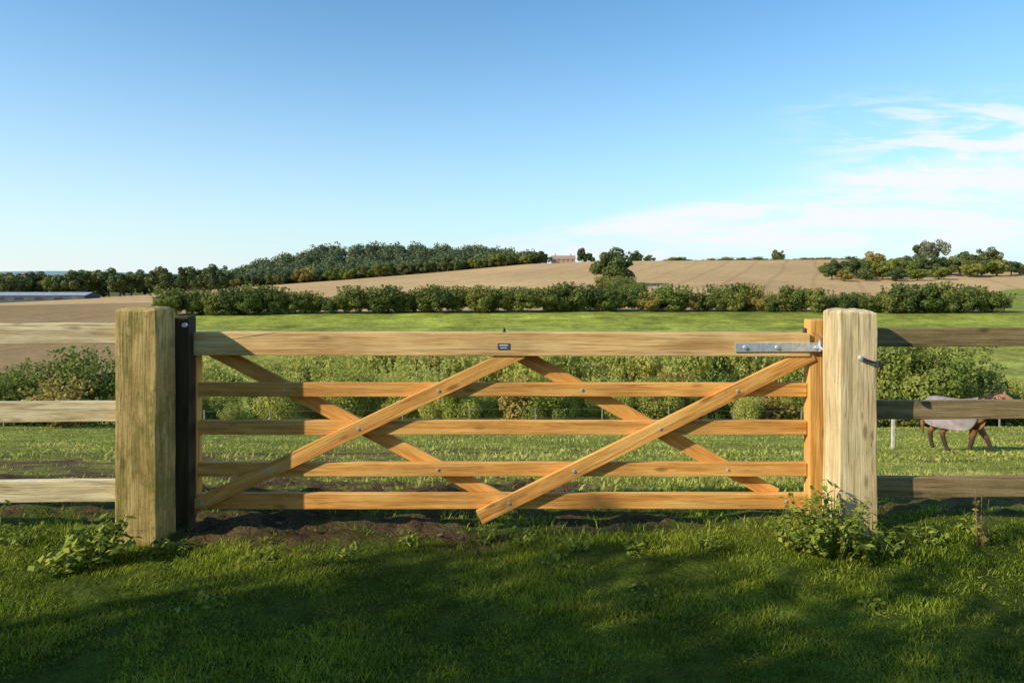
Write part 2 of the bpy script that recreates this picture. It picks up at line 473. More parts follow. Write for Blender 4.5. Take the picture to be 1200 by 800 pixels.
for px, d, h, w, ms in ((982, 420, 12, 1.3, T_far[0]), (1000, 430, 13, 1.2, T_ogreen), (1022, 425, 17, 1.25, T_rust), (1045, 430, 13, 1.3, T_ogreen), (968, 440, 9, 1.4, T_ogreen),
                        (1062, 460, 12, 1.4, T_far[2]), (1080, 460, 13, 1.4, T_far[1]), (1095, 520, 24, 1.05, T_grey), (1085, 550, 19, 1.2, T_far[2]), (1118, 460, 12, 1.4, T_rust),
                        (1135, 470, 16, 1.3, T_far[0]), (1155, 480, 18, 1.25, T_far[1]), (1168, 430, 12, 1.4, T_ogreen), (1185, 440, 10, 1.4, T_far[2]), (1140, 420, 10, 1.5, T_ogreen),
                        (1100, 400, 9, 1.6, T_ogreen), (1075, 390, 8, 1.6, T_ogreen), (1050, 385, 8, 1.6, T_far[0]), (1015, 390, 8, 1.6, T_far[1]), (990, 385, 7, 1.6, T_rust),
                        (1034, 400, 13, 1.4, T_ogreen), (1008, 405, 13, 1.4, T_far[0]), (1058, 420, 12, 1.4, T_ogreen), (1090, 430, 13, 1.5, T_far[1]), (1108, 440, 13, 1.5, T_far[0]),
                        (1125, 430, 12, 1.5, T_far[2]), (1072, 430, 12, 1.5, T_far[0]), (975, 400, 9, 1.5, T_far[2]), (1150, 430, 12, 1.5, T_ogreen), (1195, 450, 9, 1.5, T_far[0])):
    FT(px, d, h, w, ms, "autumn tree in a clump on the hilltop field", "trees clumped on the hilltop field")
for px, h, w in ((640, 10, 1.5), (682, 16, .8), (690, 11, 1.3), (742, 13, 1.3), (752, 9, 1.4), (762, 9, 1.3), (912, 13, 1.2), (632, 11, 1.4)):
    FT(px, 612, h, w, rnd.choice(T_far), "small dark tree on the ridge skyline", "trees along the ridge skyline")
for px in range(780, 1000, 9):
    place_bush(rnd.choice(bush_h), PX(px)*608, 608, rnd.uniform(2.2, 5.0), 2.3, "low bush in the hedge along the ridge", "hedge bushes along the ridge")
for px in list(range(-60, 262, 9)):
    d = rnd.uniform(470, 560)
    h = rnd.uniform(18, 25) * (1.0 if px < 130 else .85)
    ms = rnd.choice(T_far) if rnd.random() < .8 else T_ogreen
    FT(px+rnd.uniform(-4, 4), d, h, 1.15, ms, "dark green tree in the distant tree belt", "trees in the distant tree belt")
for px in range(175, 640, 10):
    FT(px+rnd.uniform(-3, 3), 606+rnd.uniform(-8, 8), rnd.uniform(9, 15), 1.35, rnd.choice([T_far[0], T_far[1], T_ogreen, T_rust] if px < 420 else T_far+[T_ogreen]),
       "tree at the lower edge of the hill wood", "trees along the edge of the hill wood")

M_wood = leaf_mat("hazed_hill_wood_leaf", [(.055, .09, .042), (.105, .14, .055), (.22, .23, .08)], .0, .2)  # leaf colours lifted to bake in distance haze
def hill_wood():
    rng = np.random.default_rng(77)
    Cs = []; Ns = []; Vs = []
    base = [crown_points(np.random.default_rng(200+i), 260, 12, .38, (1, 1, 1), .7) for i in range(6)]
    for cnt in range(1000):
        px = rng.uniform(235, 628); d = rng.uniform(618, 880)
        X = PX(px)*d
        h = rng.uniform(14, 20)*(.8 if px < 290 else 1)*(.8 if px > 600 else 1)
        P, Nn, v = base[rng.integers(6)]
        a = rng.random()*6.28; ca, sa = math.cos(a), math.sin(a)
        Q = P*np.array([.5, .5, .5])*h; Q = np.stack([Q[:, 0]*ca-Q[:, 1]*sa, Q[:, 0]*sa+Q[:, 1]*ca, Q[:, 2]+h*.45], 1)
        n2 = np.stack([Nn[:, 0]*ca-Nn[:, 1]*sa, Nn[:, 0]*sa+Nn[:, 1]*ca, Nn[:, 2]], 1)
        Cs.append(Q+np.array([X, d, tz(X, d)])); Ns.append(n2); Vs.append(np.clip(v*.45+rng.random()*.6, 0, 1))
    me = leaf_mesh("hill_wood", np.concatenate(Cs), np.concatenate(Ns), 1.1, rng, M_wood, v=np.concatenate(Vs))
    o = link(bpy.data.objects.new("woodland", me)); o["kind"] = "stuff"
    o["label"] = "mixed dark green wood covering the hilltop"; o["category"] = "woodland"
hill_wood()

# ------------------------------------------------------------------ boards
def box_mesh(name, L, W, T, mat, bev=.004, jitter=0., seg=1):
    bm = bmesh.new(); bmesh.ops.create_cube(bm, size=1)
    for v in bm.verts: v.co = Vector((v.co.x*L, v.co.y*T, v.co.z*W))
    if seg > 1:
        es = [e for e in bm.edges if abs((e.verts[0].co-e.verts[1].co).x) > L*.9]
        bmesh.ops.subdivide_edges(bm, edges=es, cuts=seg, use_grid_fill=True)
    if bev > 0:
        es = [e for e in bm.edges if e.calc_face_angle(0) > .5]
        bmesh.ops.bevel(bm, geom=es, offset=bev, segments=2, affect='EDGES', profile=.6)
    if jitter:
        for v in bm.verts:
            n = noise.noise_vector(v.co*3.1+Vector((L, W, T))*10)
            v.co += Vector((0, n.y, n.z))*jitter
    me = bpy.data.meshes.new(name); bm.to_mesh(me); bm.free(); me.materials.append(mat)
    return me

def board(name, p0, p1, W, T, mat, up=(0, 0, 1), **kw):
    p0 = Vector(p0); p1 = Vector(p1); dx = (p1-p0); L = dx.length; dx.normalize()
    up = Vector(up); y = up.cross(dx).normalized(); z = dx.cross(y).normalized()
    o = link(bpy.data.objects.new(name, box_mesh(name, L, W, T, mat, **kw)))
    M = Matrix((dx, y, z)).transposed().to_4x4(); M.translation = (p0+p1)/2
    o.matrix_basis = M
    return o

def cyl(name, p0, p1, r0, r1, mat, sides=16, bev=.0):
    bm = bmesh.new(); p0 = Vector(p0); p1 = Vector(p1); L = (p1-p0).length
    bmesh.ops.create_cone(bm, cap_ends=True, segments=sides, radius1=r0, radius2=r1, depth=L)
    if bev: bmesh.ops.bevel(bm, geom=[e for e in bm.edges if e.calc_face_angle(0) > 1.0], offset=bev, segments=2, affect='EDGES')
    me = bpy.data.meshes.new(name); bm.to_mesh(me); bm.free(); me.materials.append(mat)
    o = link(bpy.data.objects.new(name, me))
    q = (p1-p0).normalized().to_track_quat('Z', 'Y'); M = q.to_matrix().to_4x4(); M.translation = (p0+p1)/2
    o.matrix_basis = M; return o

M_gate = wood_mat("gate_softwood", (.57, .24, .05), (.86, .43, .105), (.92, .56, .18), crack=.4)
M_gate2 = wood_mat("gate_top_rail_wood", (.60, .33, .11), (.86, .55, .22), (.92, .69, .34), crack=.4)
M_post = wood_mat("post_wood_mossy", (.38, .25, .08), (.62, .44, .16), (.76, .58, .25), moss=.62, crack=.8)
M_postr = wood_mat("post_wood", (.56, .41, .20), (.80, .63, .34), (.90, .78, .50), moss=.08, crack=.75)
M_rail = wood_mat("fence_rail_pale", (.48, .37, .19), (.80, .67, .40), (.88, .80, .56), crack=.7)
M_railr = wood_mat("fence_rail_brown", (.15, .11, .045), (.30, .21, .10), (.42, .31, .16), moss=.15, crack=.7)  # darker and browner than the rails of the other fence
M_dk = wood_mat("shaded_slam_post_wood", (.03, .022, .012), (.055, .04, .02), (.09, .065, .03), moss=0)  # near-black colour bakes in the shade of the mossy gate post
M_zinc = plain_mat("galvanised_steel", (.66, .69, .72), .45, .6, .2, 60)
M_wire = plain_mat("dull_wire", (.22, .23, .22), .7, .0, .2, 60)
M_black = plain_mat("black_plastic", (.02, .02, .022), .4)
M_white = plain_mat("white_porcelain", (.75, .75, .72), .3, var=.05)

GY = 3.87
def gx(px): return (px-600)/800*GY
def gz(py): return CAMH-(py-325)/800*GY

gate = empty("field_gate", (gx(590), GY, 0))
tag(gate, "five-bar orange softwood field gate with crossed diagonal braces, closed", "gate")
parts = []
def rail(py0, py1, x0, x1, y0=3.85, y1=3.892, mat=M_gate, name="rail", dz=0.):
    z = (gz(py0)+gz(py1))/2; W = gz(py0)-gz(py1)
    parts.append(board(name, (gx(x0), (y0+y1)/2, z), (gx(x1), (y0+y1)/2, z+dz), W, y1-y0, mat, bev=.005, jitter=.0022, seg=8))
rail(388.5, 415, 221, 944, 3.808, 3.925, M_gate2, "top_rail", -.006)
rail(448, 464, 233, 944); rail(492, 508.5, 233, 944); rail(541, 557, 233, 944); rail(577, 595, 233, 944)
parts.append(board("hanging_stile", (gx(955), 3.868, gz(604)), (gx(955), 3.868, gz(374)), .098, .082, M_gate, up=(1, 0, 0), bev=.008, jitter=.002, seg=6))
parts.append(board("closing_stile", (gx(227), 3.868, gz(604)), (gx(227), 3.868, gz(415.5)), .07, .07, M_gate, up=(1, 0, 0), bev=.006))
def brace(a, b, y0, y1, W=.082):
    p0 = Vector((gx(a[0]), (y0+y1)/2, gz(a[1]))); p1 = Vector((gx(b[0]), (y0+y1)/2, gz(b[1])))
    parts.append(board("diagonal_brace", p0, p1, W, y1-y0, M_gate, up=(0, 0, 1), bev=.004, jitter=.0012, seg=8))
brace((226, 593), (612, 410), 3.818, 3.8475)
brace((562, 603), (948, 413), 3.8175, 3.847)
brace((240, 407), (596, 592), 3.895, 3.921)
brace((592, 407), (912, 582), 3.8955, 3.9215)
def line_x(a, b, py): return a[0]+(b[0]-a[0])*(py-a[1])/(b[1]-a[1])
for a, b, fr in (((226, 593), (612, 410), 3.818), ((562, 603), (948, 413), 3.8175)):
    for py in (456, 500, 549, 586):
        px = line_x(a, b, py)
        parts.append(cyl("bolt", (gx(px), fr+.001, gz(py)), (gx(px), fr-.006, gz(py)), .0105, .008, M_zinc, bev=.0015))
for a, b in (((240, 407), (596, 592)), ((592, 407), (912, 582))):
    for py in (456, 500, 549, 586):
        px = line_x(a, b, py)
        parts.append(cyl("bolt", (gx(px), 3.851, gz(py)), (gx(px), 3.844, gz(py)), .0095, .007, M_zinc, bev=.0015))
parts.append(board("hinge_strap", (gx(857), 3.803, gz(405.5)), (gx(967), 3.803, gz(405)), .05, .007, M_zinc, bev=.0015))
for px in (868, 905, 950):
    parts.append(cyl("bolt", (gx(px), 3.801, gz(405.5)), (gx(px), 3.788, gz(405.5)), .012, .009, M_zinc, bev=.002))
parts.append(board("name_plate", (gx(583.5), 3.806, gz(404.5)), (gx(597.5), 3.806, gz(404.5)), .034, .004, plain_mat("dark_plate", (.10, .13, .17), .35, .4), bev=.001))
parts.append(board("plate_lettering", (gx(585.5), 3.8030, gz(403)), (gx(595.5), 3.8030, gz(403)), .006, .001, M_white, bev=0))
parts.append(board("plate_lettering", (gx(586.5), 3.8030, gz(406)), (gx(594.5), 3.8030, gz(406)), .004, .001, M_white, bev=0))
for px in (591, 943):
    parts.append(cyl("insulator", (gx(px), 3.868, gz(390)), (gx(px), 3.868, gz(384)), .011, .006, M_black, bev=.002))
for p in parts: adopt(p, gate)

def gate_post(x0, x1, y0, y1, h, mat, label, chamfer=1.0, base=-.3):
    e = empty("gate_post", ((x0+x1)/2, (y0+y1)/2, 0)); tag(e, label, "gate post")
    bm = bmesh.new(); bmesh.ops.create_cube(bm, size=1)
    L = h-base
    for v in bm.verts: v.co = Vector((v.co.x*L, v.co.y*(y1-y0), v.co.z*(x1-x0)))
    bmesh.ops.subdivide_edges(bm, edges=bm.edges[:], cuts=11, use_grid_fill=True)
    es = [e2 for e2 in bm.edges if e2.calc_face_angle(0) > .5]
    bmesh.ops.bevel(bm, geom=es, offset=.006, segments=2, affect='EDGES', profile=.5)
    for v in bm.verts:
        n = noise.noise_vector(v.co*4+Vector((x0, 3, 1))*5); n2 = noise.noise_vector(v.co*23+Vector((x0, 3, 1))*5)
        if v.co.x > L/2-.02:
            r = max(abs(v.co.y), abs(v.co.z))
            v.co.x += -chamfer*max(0, r-.075)+.006*n2.x+.008*n.x
        v.co += Vector((0, n.y, n.z))*.005+Vector((0, n2.y, n2.z))*.002
    me = bpy.data.meshes.new("post_timber"); bm.to_mesh(me); bm.free(); me.materials.append(mat)
    o = link(bpy.data.objects.new("post_timber", me))
    dx = Vector((0, 0, 1)); z = Vector((1, 0, 0)); y = z.cross(dx)
    M = Matrix((dx, y, z)).transposed().to_4x4(); M.translation = ((x0+x1)/2, (y0+y1)/2, base+L/2)
    o.matrix_basis = M; adopt(o, e)
    return e
lp = gate_post(-2.035, -1.825, 3.50, 3.705, 1.224, M_post, "thick square timber gate post stained green with moss", .5)
rp = gate_post(1.69, 1.885, 3.52, 3.715, 1.215, M_postr, "thick square pale timber gate post carrying the hinges", .7)
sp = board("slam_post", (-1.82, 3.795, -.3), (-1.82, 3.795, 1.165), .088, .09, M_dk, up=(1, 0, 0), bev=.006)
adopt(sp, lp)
ins = cyl("insulator", (-1.79, 3.745, 1.12), (-1.79, 3.722, 1.12), .012, .012, M_white); adopt(ins, lp)
for nm, p0, p1, r, m in (("hinge_pin", (1.715, 3.80, .97), (1.715, 3.80, 1.03), .011, M_zinc),
                      ("hinge_bolt", (1.715, 3.80, .985), (1.70, 3.70, .985), .010, M_zinc),
                      ("bolt", (1.80, 3.522, .965), (1.80, 3.500, .965), .016, M_zinc),
                      ("insulator", (1.80, 3.505, .962), (1.865, 3.475, .94), .0075, M_black),
                      ("insulator", (1.865, 3.475, .925), (1.865, 3.475, .955), .014, M_black)):
    adopt(cyl(nm, p0, p1, r, r*.8, m), rp)

def fence(label, mat, specs, y, xin, xout, posts):
    e = empty("wooden_fence", ((xin+xout)/2, y, 0)); tag(e, label, "fence")
    for z, W, tilt in specs:
        o = board("rail", (xin, y, z), (xout, y, z+tilt), W, .045, mat, bev=.005, jitter=.006, seg=16); adopt(o, e)
    for px_ in posts:
        o = board("fence_post", (px_, y+.075, tz(px_, y+.08)-.3), (px_, y+.075, 1.22), .10, .1, mat, up=(1, 0, 0), bev=.008); adopt(o, e)
def fz(py, y): return CAMH-(py-325)/800*y
YL = 3.62
fence("pale three-rail timber fence beside the mossy gate post", M_rail,
      [(fz(390.5, YL), .108, .01), (fz(481.5, YL), .106, .0), (fz(574, YL), .112, -.01)], YL, -2.03, -7.4, (-3.95, -5.7, -7.3))
YR = 3.69
fence("dark brown three-rail timber fence beside the pale gate post", M_railr,
      [(fz(394.5, YR), .098, .0), (fz(479, YR), .098, .0), (fz(569, YR), .106, .0)], YR, 1.88, 7.4, (3.95, 5.7, 7.3))

pts = [(-1.79, 3.73, 1.12), (-1.2, 3.8, 1.103), (gx(591), 3.868, gz(384)), (.9, 3.868, 1.088), (gx(943), 3.868, gz(384)), (1.80, 3.51, .97)]
w = link(bpy.data.objects.new("fence_wire", limb_mesh("fence_wire", [(pts[i], .0013, pts[i+1], .0013) for i in range(len(pts)-1)], M_wire, 6)))
tag(w, "thin electric fence wire strung above the gate's top rail", "wire")

wf = empty("wire_fence", (14, 31, tz(14, 31))); tag(wf, "thin post and wire stock fence across the paddock", "fence")
xs = list(np.arange(-26, 30, 3.4)); prev = None
M_stake = plain_mat("grey_stake", (.28, .24, .17), .9)
for xx in xs:
    yy = 35+rnd.uniform(-.1, .1); z = tz(xx, yy)
    o = board("stake", (xx, yy, z-.2), (xx+rnd.uniform(-.04, .04), yy, z+.95), .06, .06, M_stake, up=(1, 0, 0), bev=.005); adopt(o, wf)
    if prev:
        for k in (.45, .88):
            o = cyl("wire", (prev[0], prev[1]-.035, prev[2]+k), (xx, yy-.035, z+k), .004, .004, M_wire, sides=5); adopt(o, wf)
    prev = (xx, yy, z)
xx = PX(1046)*18.5
o = board("wooden_stake", (xx, 18.5, tz(xx, 18.5)-.2), (xx+.02, 18.5, tz(xx, 18.5)+.95), .07, .07, plain_mat("pale_stake", (.55, .5, .4), .8), up=(1, 0, 0), bev=.006)
tag(o, "pale wooden stake standing in the paddock beside the horse", "stake")

# ------------------------------------------------------------------ horse
def build_horse():
    hx, hy = PX(1126)*17.0, 17.0
    e = empty("horse", (hx, hy, tz(hx, hy)-.02)); e.rotation_euler = (0, 0, math.radians(-36)); e.scale = (.86, .86, .90)
    tag(e, "bay horse wearing a pale rug, walking across the paddock", "horse")
    V = []; E = []; R = []
    def add(p, r, par=None):
        V.append(p); R.append(r)
        if par is not None: E.append((par, len(V)-1))
        return len(V)-1
    pel = add((-.52, 0, 1.17), (.29, .33))
    mid = add((-.15, 0, 1.09), (.33, .35), pel)
    che = add((.22, 0, 1.09), (.31, .36), mid)
    sho = add((.46, 0, 1.19), (.24, .31), che)
    n1 = add((.66, 0, 1.39), (.155, .24), sho)
    n2 = add((.86, 0, 1.53), (.12, .18), n1)
    po = add((1.04, 0, 1.60), (.10, .13), n2)
    h1 = add((1.18, 0, 1.49), (.10, .14), po)
    h2 = add((1.32, 0, 1.30), (.075, .095), h1)
    h3 = add((1.40, 0, 1.18), (.066, .076), h2)
    cr = add((-.72, 0, 1.20), (.20, .23), pel)
    t1 = add((-.88, 0, 1.16), (.05, .05), cr)
    t2 = add((-.95, 0, .95), (.06, .06), t1); t3 = add((-.96, 0, .62), (.055, .055), t2); t4 = add((-.94, 0, .42), (.02, .02), t3)
    for sgn, st, fk in ((1, -.12, .24), (-1, .20, -.14)):
        y = .15*sgn
        a = add((-.55, y, .98), (.17, .22), pel)
        b = add((-.42+st*.5, y*1.1, .78), (.13, .16), a)
        c = add((-.66+st, y, .50), (.08, .092), b)
        d2 = add((-.60+st*1.2, y, .17), (.056, .058), c)
        f = add((-.56+st*1.25, y, .06), (.064, .064), d2); add((-.54+st*1.25, y, .012), (.075, .075), f)
        a = add((.36, y*.95, .93), (.15, .19), che)
        b = add((.36+fk*.3, y, .72), (.11, .125), a)
        c = add((.40+fk*.9, y, .44), (.072, .076), b)
        d2 = add((.40+fk*1.3, y, .16), (.054, .056), c)
        f = add((.43+fk*1.4, y, .06), (.063, .063), d2); add((.45+fk*1.4, y, .012), (.073, .073), f)
    for sgn in (1, -1):
        ear = add((1.02, .06*sgn, 1.72), (.032, .024), po); add((1.04, .07*sgn, 1.80), (.008, .008), ear)
    me = bpy.data.meshes.new("horse_body"); me.from_pydata(V, E, [])
    o = link(bpy.data.objects.new("horse_body", me))
    sk = o.modifiers.new("skin", 'SKIN'); sk.use_smooth_shade = True
    for i, r in enumerate(R): me.skin_vertices[0].data[i].radius = r
    me.skin_vertices[0].data[0].use_root = True
    ss = o.modifiers.new("sub", 'SUBSURF'); ss.levels = 2; ss.render_levels = 2
    m, nt, out = mat_new("bay_coat"); L = nt.links
    tc = N(nt, "ShaderNodeTexCoord"); sp_ = N(nt, "ShaderNodeSeparateXYZ"); L.new(tc.outputs["Object"], sp_.inputs[0])
    r = ramp(nt, [(.0, (.04, .025, .018)), (.40, (.07, .036, .02)), (.60, (.24, .10, .04)), (1.0, (.36, .15, .06))]); L.new(sp_.outputs[2], r.inputs[0])
    n = N(nt, "ShaderNodeTexNoise", Scale=14.0, Detail=4.0); L.new(tc.outputs["Object"], n.inputs[0])
    rn = ramp(nt, [(.3, (.75, .75, .75)), (.7, (1.2, 1.2, 1.2))]); L.new(n.outputs[0], rn.inputs[0])
    b = N(nt, "ShaderNodeBsdfPrincipled", Roughness=.5); L.new(mixc(nt, r.outputs[0], rn.outputs[0], 1., 'MULTIPLY'), b.inputs["Base Color"]); L.new(b.outputs[0], out.inputs[0])
    me.materials.append(m); o.parent = e
    bm = bmesh.new(); prof = [(-.94, .14, 1.34, .84), (-.82, .30, 1.48, .72), (-.60, .375, 1.535, .68), (-.30, .395, 1.49, .66), (0, .40, 1.48, .66), (.14, .39, 1.50, .68), (.26, .37, 1.53, .74), (.36, .33, 1.56, .88), (.42, .30, 1.585, 1.02)]
    rings = []
    for x, w, top, bot in prof:
        ring = []
        for k in range(17):
            a = -1+2*k/16; s = 1 if a >= 0 else -1; a = abs(a)
            if a < .5:
                t = a/.5*math.pi/2; yv = w*math.sin(t); zv = top-.22*(1-math.cos(t))*1.15
            else:
                t = (a-.5)/.5; zt = top-.253; yv = w*(1+.03*math.sin(t*6+x*9)-.03*t); zv = zt+(bot-zt)*t
            ring.append(bm.verts.new((x, s*yv, zv)))
        rings.append(ring)
    for i in range(len(rings)-1):
        for k in range(16): bm.faces.new((rings[i][k], rings[i+1][k], rings[i+1][k+1], rings[i][k+1]))
    me2 = bpy.data.meshes.new("horse_rug"); bm.to_mesh(me2); bm.free()
    for p in me2.polygons: p.use_smooth = True
    me2.materials.append(plain_mat("rug_canvas", (.33, .26, .245), .85, var=.3, scale=6))
    ru = link(bpy.data.objects.new("rug", me2)); ru.parent = e
    so = ru.modifiers.new("thick", 'SOLIDIFY'); so.thickness = .012
    sb = ru.modifiers.new("sub", 'SUBSURF'); sb.levels = 1; sb.render_levels = 2
    rng = np.random.default_rng(4); n = 500; t = rng.random(n)
    C = np.stack([.58+t*.46, rng.normal(size=n)*.02-.04, 1.63+t*.11-rng.random(n)*.16+.02], 1)
    C[:, 1] -= (1.73-C[:, 2])*.3
    mm = leaf_mesh("mane", C, np.stack([rng.normal(size=n)*.2, -np.ones(n), rng.normal(size=n)*.2], 1), .05, rng, plain_mat("mane_hair", (.04, .026, .018), .6), aspect=.2)
    mo = link(bpy.data.objects.new("mane", mm)); mo.parent = e
build_horse()

# ------------------------------------------------------------------ buildings
M_brick = plain_mat("brick", (.45, .27, .18), .9, var=.15, scale=2)
M_tile = plain_mat("roof_tile", (.36, .24, .18), .9, var=.2, scale=2)
M_glass = plain_mat("window_glass", (.04, .05, .06), .1)
M_shroof = plain_mat("pale_roof_sheet", (.30, .33, .38), .7, var=.15, scale=.3)
M_shwall = plain_mat("dark_cladding", (.07, .08, .09), .8, var=.3, scale=.4)
def building(name, label, cat, x, y, L, W, H, RH, wall, roof, wins, door, chim, rot=0.):
    z0 = tz(x, y)-.3
    e = empty(name, (x, y, z0)); tag(e, label, cat)
    def part(nm, verts, faces, mat):
        me = bpy.data.meshes.new(nm); me.from_pydata(verts, [], faces); me.materials.append(mat)
        o = link(bpy.data.objects.new(nm, me)); o.parent = e; return o
    l, w = L/2, W/2
    part("wall", [(-l, -w, 0), (l, -w, 0), (l, w, 0), (-l, w, 0), (-l, -w, H), (l, -w, H), (l, w, H), (-l, w, H), (-l, 0, H+RH*.97), (l, 0, H+RH*.97)],
         [(0, 1, 5, 4), (1, 2, 6, 9, 5), (2, 3, 7, 6), (3, 0, 4, 8, 7)], wall)
    o_ = .4
    part("roof", [(-l-o_, -w-o_, H-.15), (l+o_, -w-o_, H-.15), (l+o_, 0, H+RH), (-l-o_, 0, H+RH), (-l-o_, w+o_, H-.15), (l+o_, w+o_, H-.15)],
         [(0, 1, 2, 3), (3, 2, 5, 4)], roof)
    def slab(nm, cx, cz, sx, sz, mat):
        y_ = -w-.04
        return part(nm, [(cx-sx, y_, cz-sz), (cx+sx, y_, cz-sz), (cx+sx, y_, cz+sz), (cx-sx, y_, cz+sz)], [(0, 1, 2, 3)], mat)
    for cx, cz, sx, sz in wins: slab("window", cx, cz, sx, sz, M_glass)
    for cx, cz, sx, sz in door: slab("door", cx, cz, sx, sz, plain_mat("door_paint", (.12, .1, .08)))
    for cx in chim:
        c = board("chimney", (cx, 0, H+RH-1), (cx, 0, H+RH+1.6), 1.0, .8, wall, up=(1, 0, 0), bev=.03); c.parent = e
    e.rotation_euler = (0, 0, rot)
hd = 614
building("farmhouse", "long brick farmhouse with tiled roof on the ridge", "house", PX(660)*hd, hd, 21, 8, 5.2, 3.2, M_brick, M_tile,
         [(-8, 1.6, .6, .7), (-4, 1.6, .6, .7), (4, 1.6, .6, .7), (8, 1.6, .6, .7), (-8, 4.1, .6, .6), (-4, 4.1, .6, .6), (0, 4.1, .6, .6), (4, 4.1, .6, .6), (8, 4.1, .6, .6)], [(0, 1.2, .6, 1.1)], (-7, 7))
bd = 425
building("barn", "long low dark barn with a pale sheet roof", "barn", PX(22)*bd, bd, 92, 16, 4.6, 1.8, M_shwall, M_shroof,
         [(-30+12*i, 2.6, 2.6, .8) for i in range(6)], [(40, 2, 2, 2)], ())

# ------------------------------------------------------------------ grass
def grass(name, specs, mat, label):
    rng = np.random.default_rng(9)
    Vs = []; Ls = []; Ts = []; As = []; off = 0
    for (n, y0, y1, hmin, hmax, wd, spread, usesoil) in specs:
        y = y0+(y1-y0)*rng.random(n)**1.0
        if y1 > 6: y = np.exp(np.log(y0)+(np.log(y1)-np.log(y0))*rng.random(n))
        x = (rng.random(n)*2-1)*(.82*y+spread)
        keep = np.ones(n, bool); hs = np.ones(n); va = rng.random(n)
        for i in range(n):
            if usesoil:
                s = soil_amount(x[i], y[i])
                if s > .22+rng.random()*.45: keep[i] = False
            f = fbm(x[i], y[i], 2.6 if y[i] < 6 else .6, 2.2)
            f2 = fbm(x[i], y[i], 9. if y[i] < 6 else 2., 8.2)
            if f2 < -.2 and y[i] < 6 and rng.random() < .5: keep[i] = False
            hs[i] = max(.35, 1+.8*f+.6*f2)
            va[i] = min(1, max(0, va[i]*.6+.2+.5*f-.25*f2))
        x = x[keep]; y = y[keep]; hs = hs[keep]; va = va[keep]; m = len(x)
        z = terrain_z(x, y)-.004
        h = (hmin+(hmax-hmin)*rng.random(m)**1.5)*hs
        a = rng.random(m)*2*math.pi; lean = (.25+1.1*rng.random(m))*h
        dx = np.cos(a)*lean; dy = np.sin(a)*lean
        sx = -np.sin(a+rng.normal(size=m)*.7); sy = np.cos(a+rng.normal(size=m)*.7); w = wd*(.6+.8*rng.random(m))
        P = np.zeros((m, 5, 3))
        P[:, 0] = np.stack([x-sx*w, y-sy*w, z], 1); P[:, 1] = np.stack([x+sx*w, y+sy*w, z], 1)
        mx, my, mz = x+dx*.35, y+dy*.35, z+h*.62
        P[:, 2] = np.stack([mx+sx*w*.75, my+sy*w*.75, mz], 1); P[:, 3] = np.stack([mx-sx*w*.75, my-sy*w*.75, mz], 1)
        P[:, 4] = np.stack([x+dx, y+dy, z+h*.95], 1)
        base = off+np.arange(m)*5
        F = np.stack([base, base+1, base+2, base+3, base+3, base+2, base+4], 1)
        Vs.append(P.reshape(-1, 3)); Ls.append(F.ravel()); Ts.append(np.tile([4, 3], m))
        As.append(np.repeat(va, 2)); off += m*5
    me = raw_mesh(name, np.concatenate(Vs), np.concatenate(Ls), np.concatenate(Ts))
    at = me.attributes.new("v", 'FLOAT', 'FACE'); at.data.foreach_set("value", np.concatenate(As).astype(np.float32))
    me.materials.append(mat)
    o = link(bpy.data.objects.new(name, me)); o["kind"] = "stuff"; o["label"] = label; o["category"] = "grass"
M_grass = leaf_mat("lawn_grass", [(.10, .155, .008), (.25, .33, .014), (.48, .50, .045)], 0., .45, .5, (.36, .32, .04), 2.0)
M_pad = leaf_mat("paddock_grass", [(.18, .21, .03), (.36, .38, .05), (.56, .50, .14)], 0., .35, .4, (.40, .34, .10), .5)
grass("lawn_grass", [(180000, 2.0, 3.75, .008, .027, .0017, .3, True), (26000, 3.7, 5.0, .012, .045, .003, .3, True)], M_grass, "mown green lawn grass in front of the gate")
grass("paddock_grass", [(60000, 4.6, 14, .015, .06, .006, .5, True), (50000, 13, 40, .03, .08, .016, .5, True)], M_pad, "cropped sunlit paddock grass")

def clods():
    rng = np.random.default_rng(12); bm = bmesh.new()
    n = 0
    while n < 300:
        x = rng.uniform(-3.2, 2.6); y = rng.uniform(3.45, 4.6)
        if soil_amount(x, y) < .45: continue
        n += 1
        r = .004+.011*rng.random()**3
        M = Matrix.Translation((x, y, tz(x, y)+r*.2)) @ Matrix.Rotation(rng.random()*6, 4, 'Z') @ Matrix.Diagonal((r*1.4, r, r*.75, 1))
        g = bmesh.ops.create_icosphere(bm, subdivisions=1, radius=1, matrix=M)
        for v in g["verts"]: v.co += Vector(rng.normal(size=3))*r*.16
    me = bpy.data.meshes.new("soil_clods"); bm.to_mesh(me); bm.free(); me.materials.append(plain_mat("clod_earth", (.15, .10, .06), .95, var=.4, scale=6))
    o = link(bpy.data.objects.new("soil_clods", me)); o["kind"] = "stuff"; o["label"] = "loose brown earth clods in the gateway"; o["category"] = "soil"
clods()

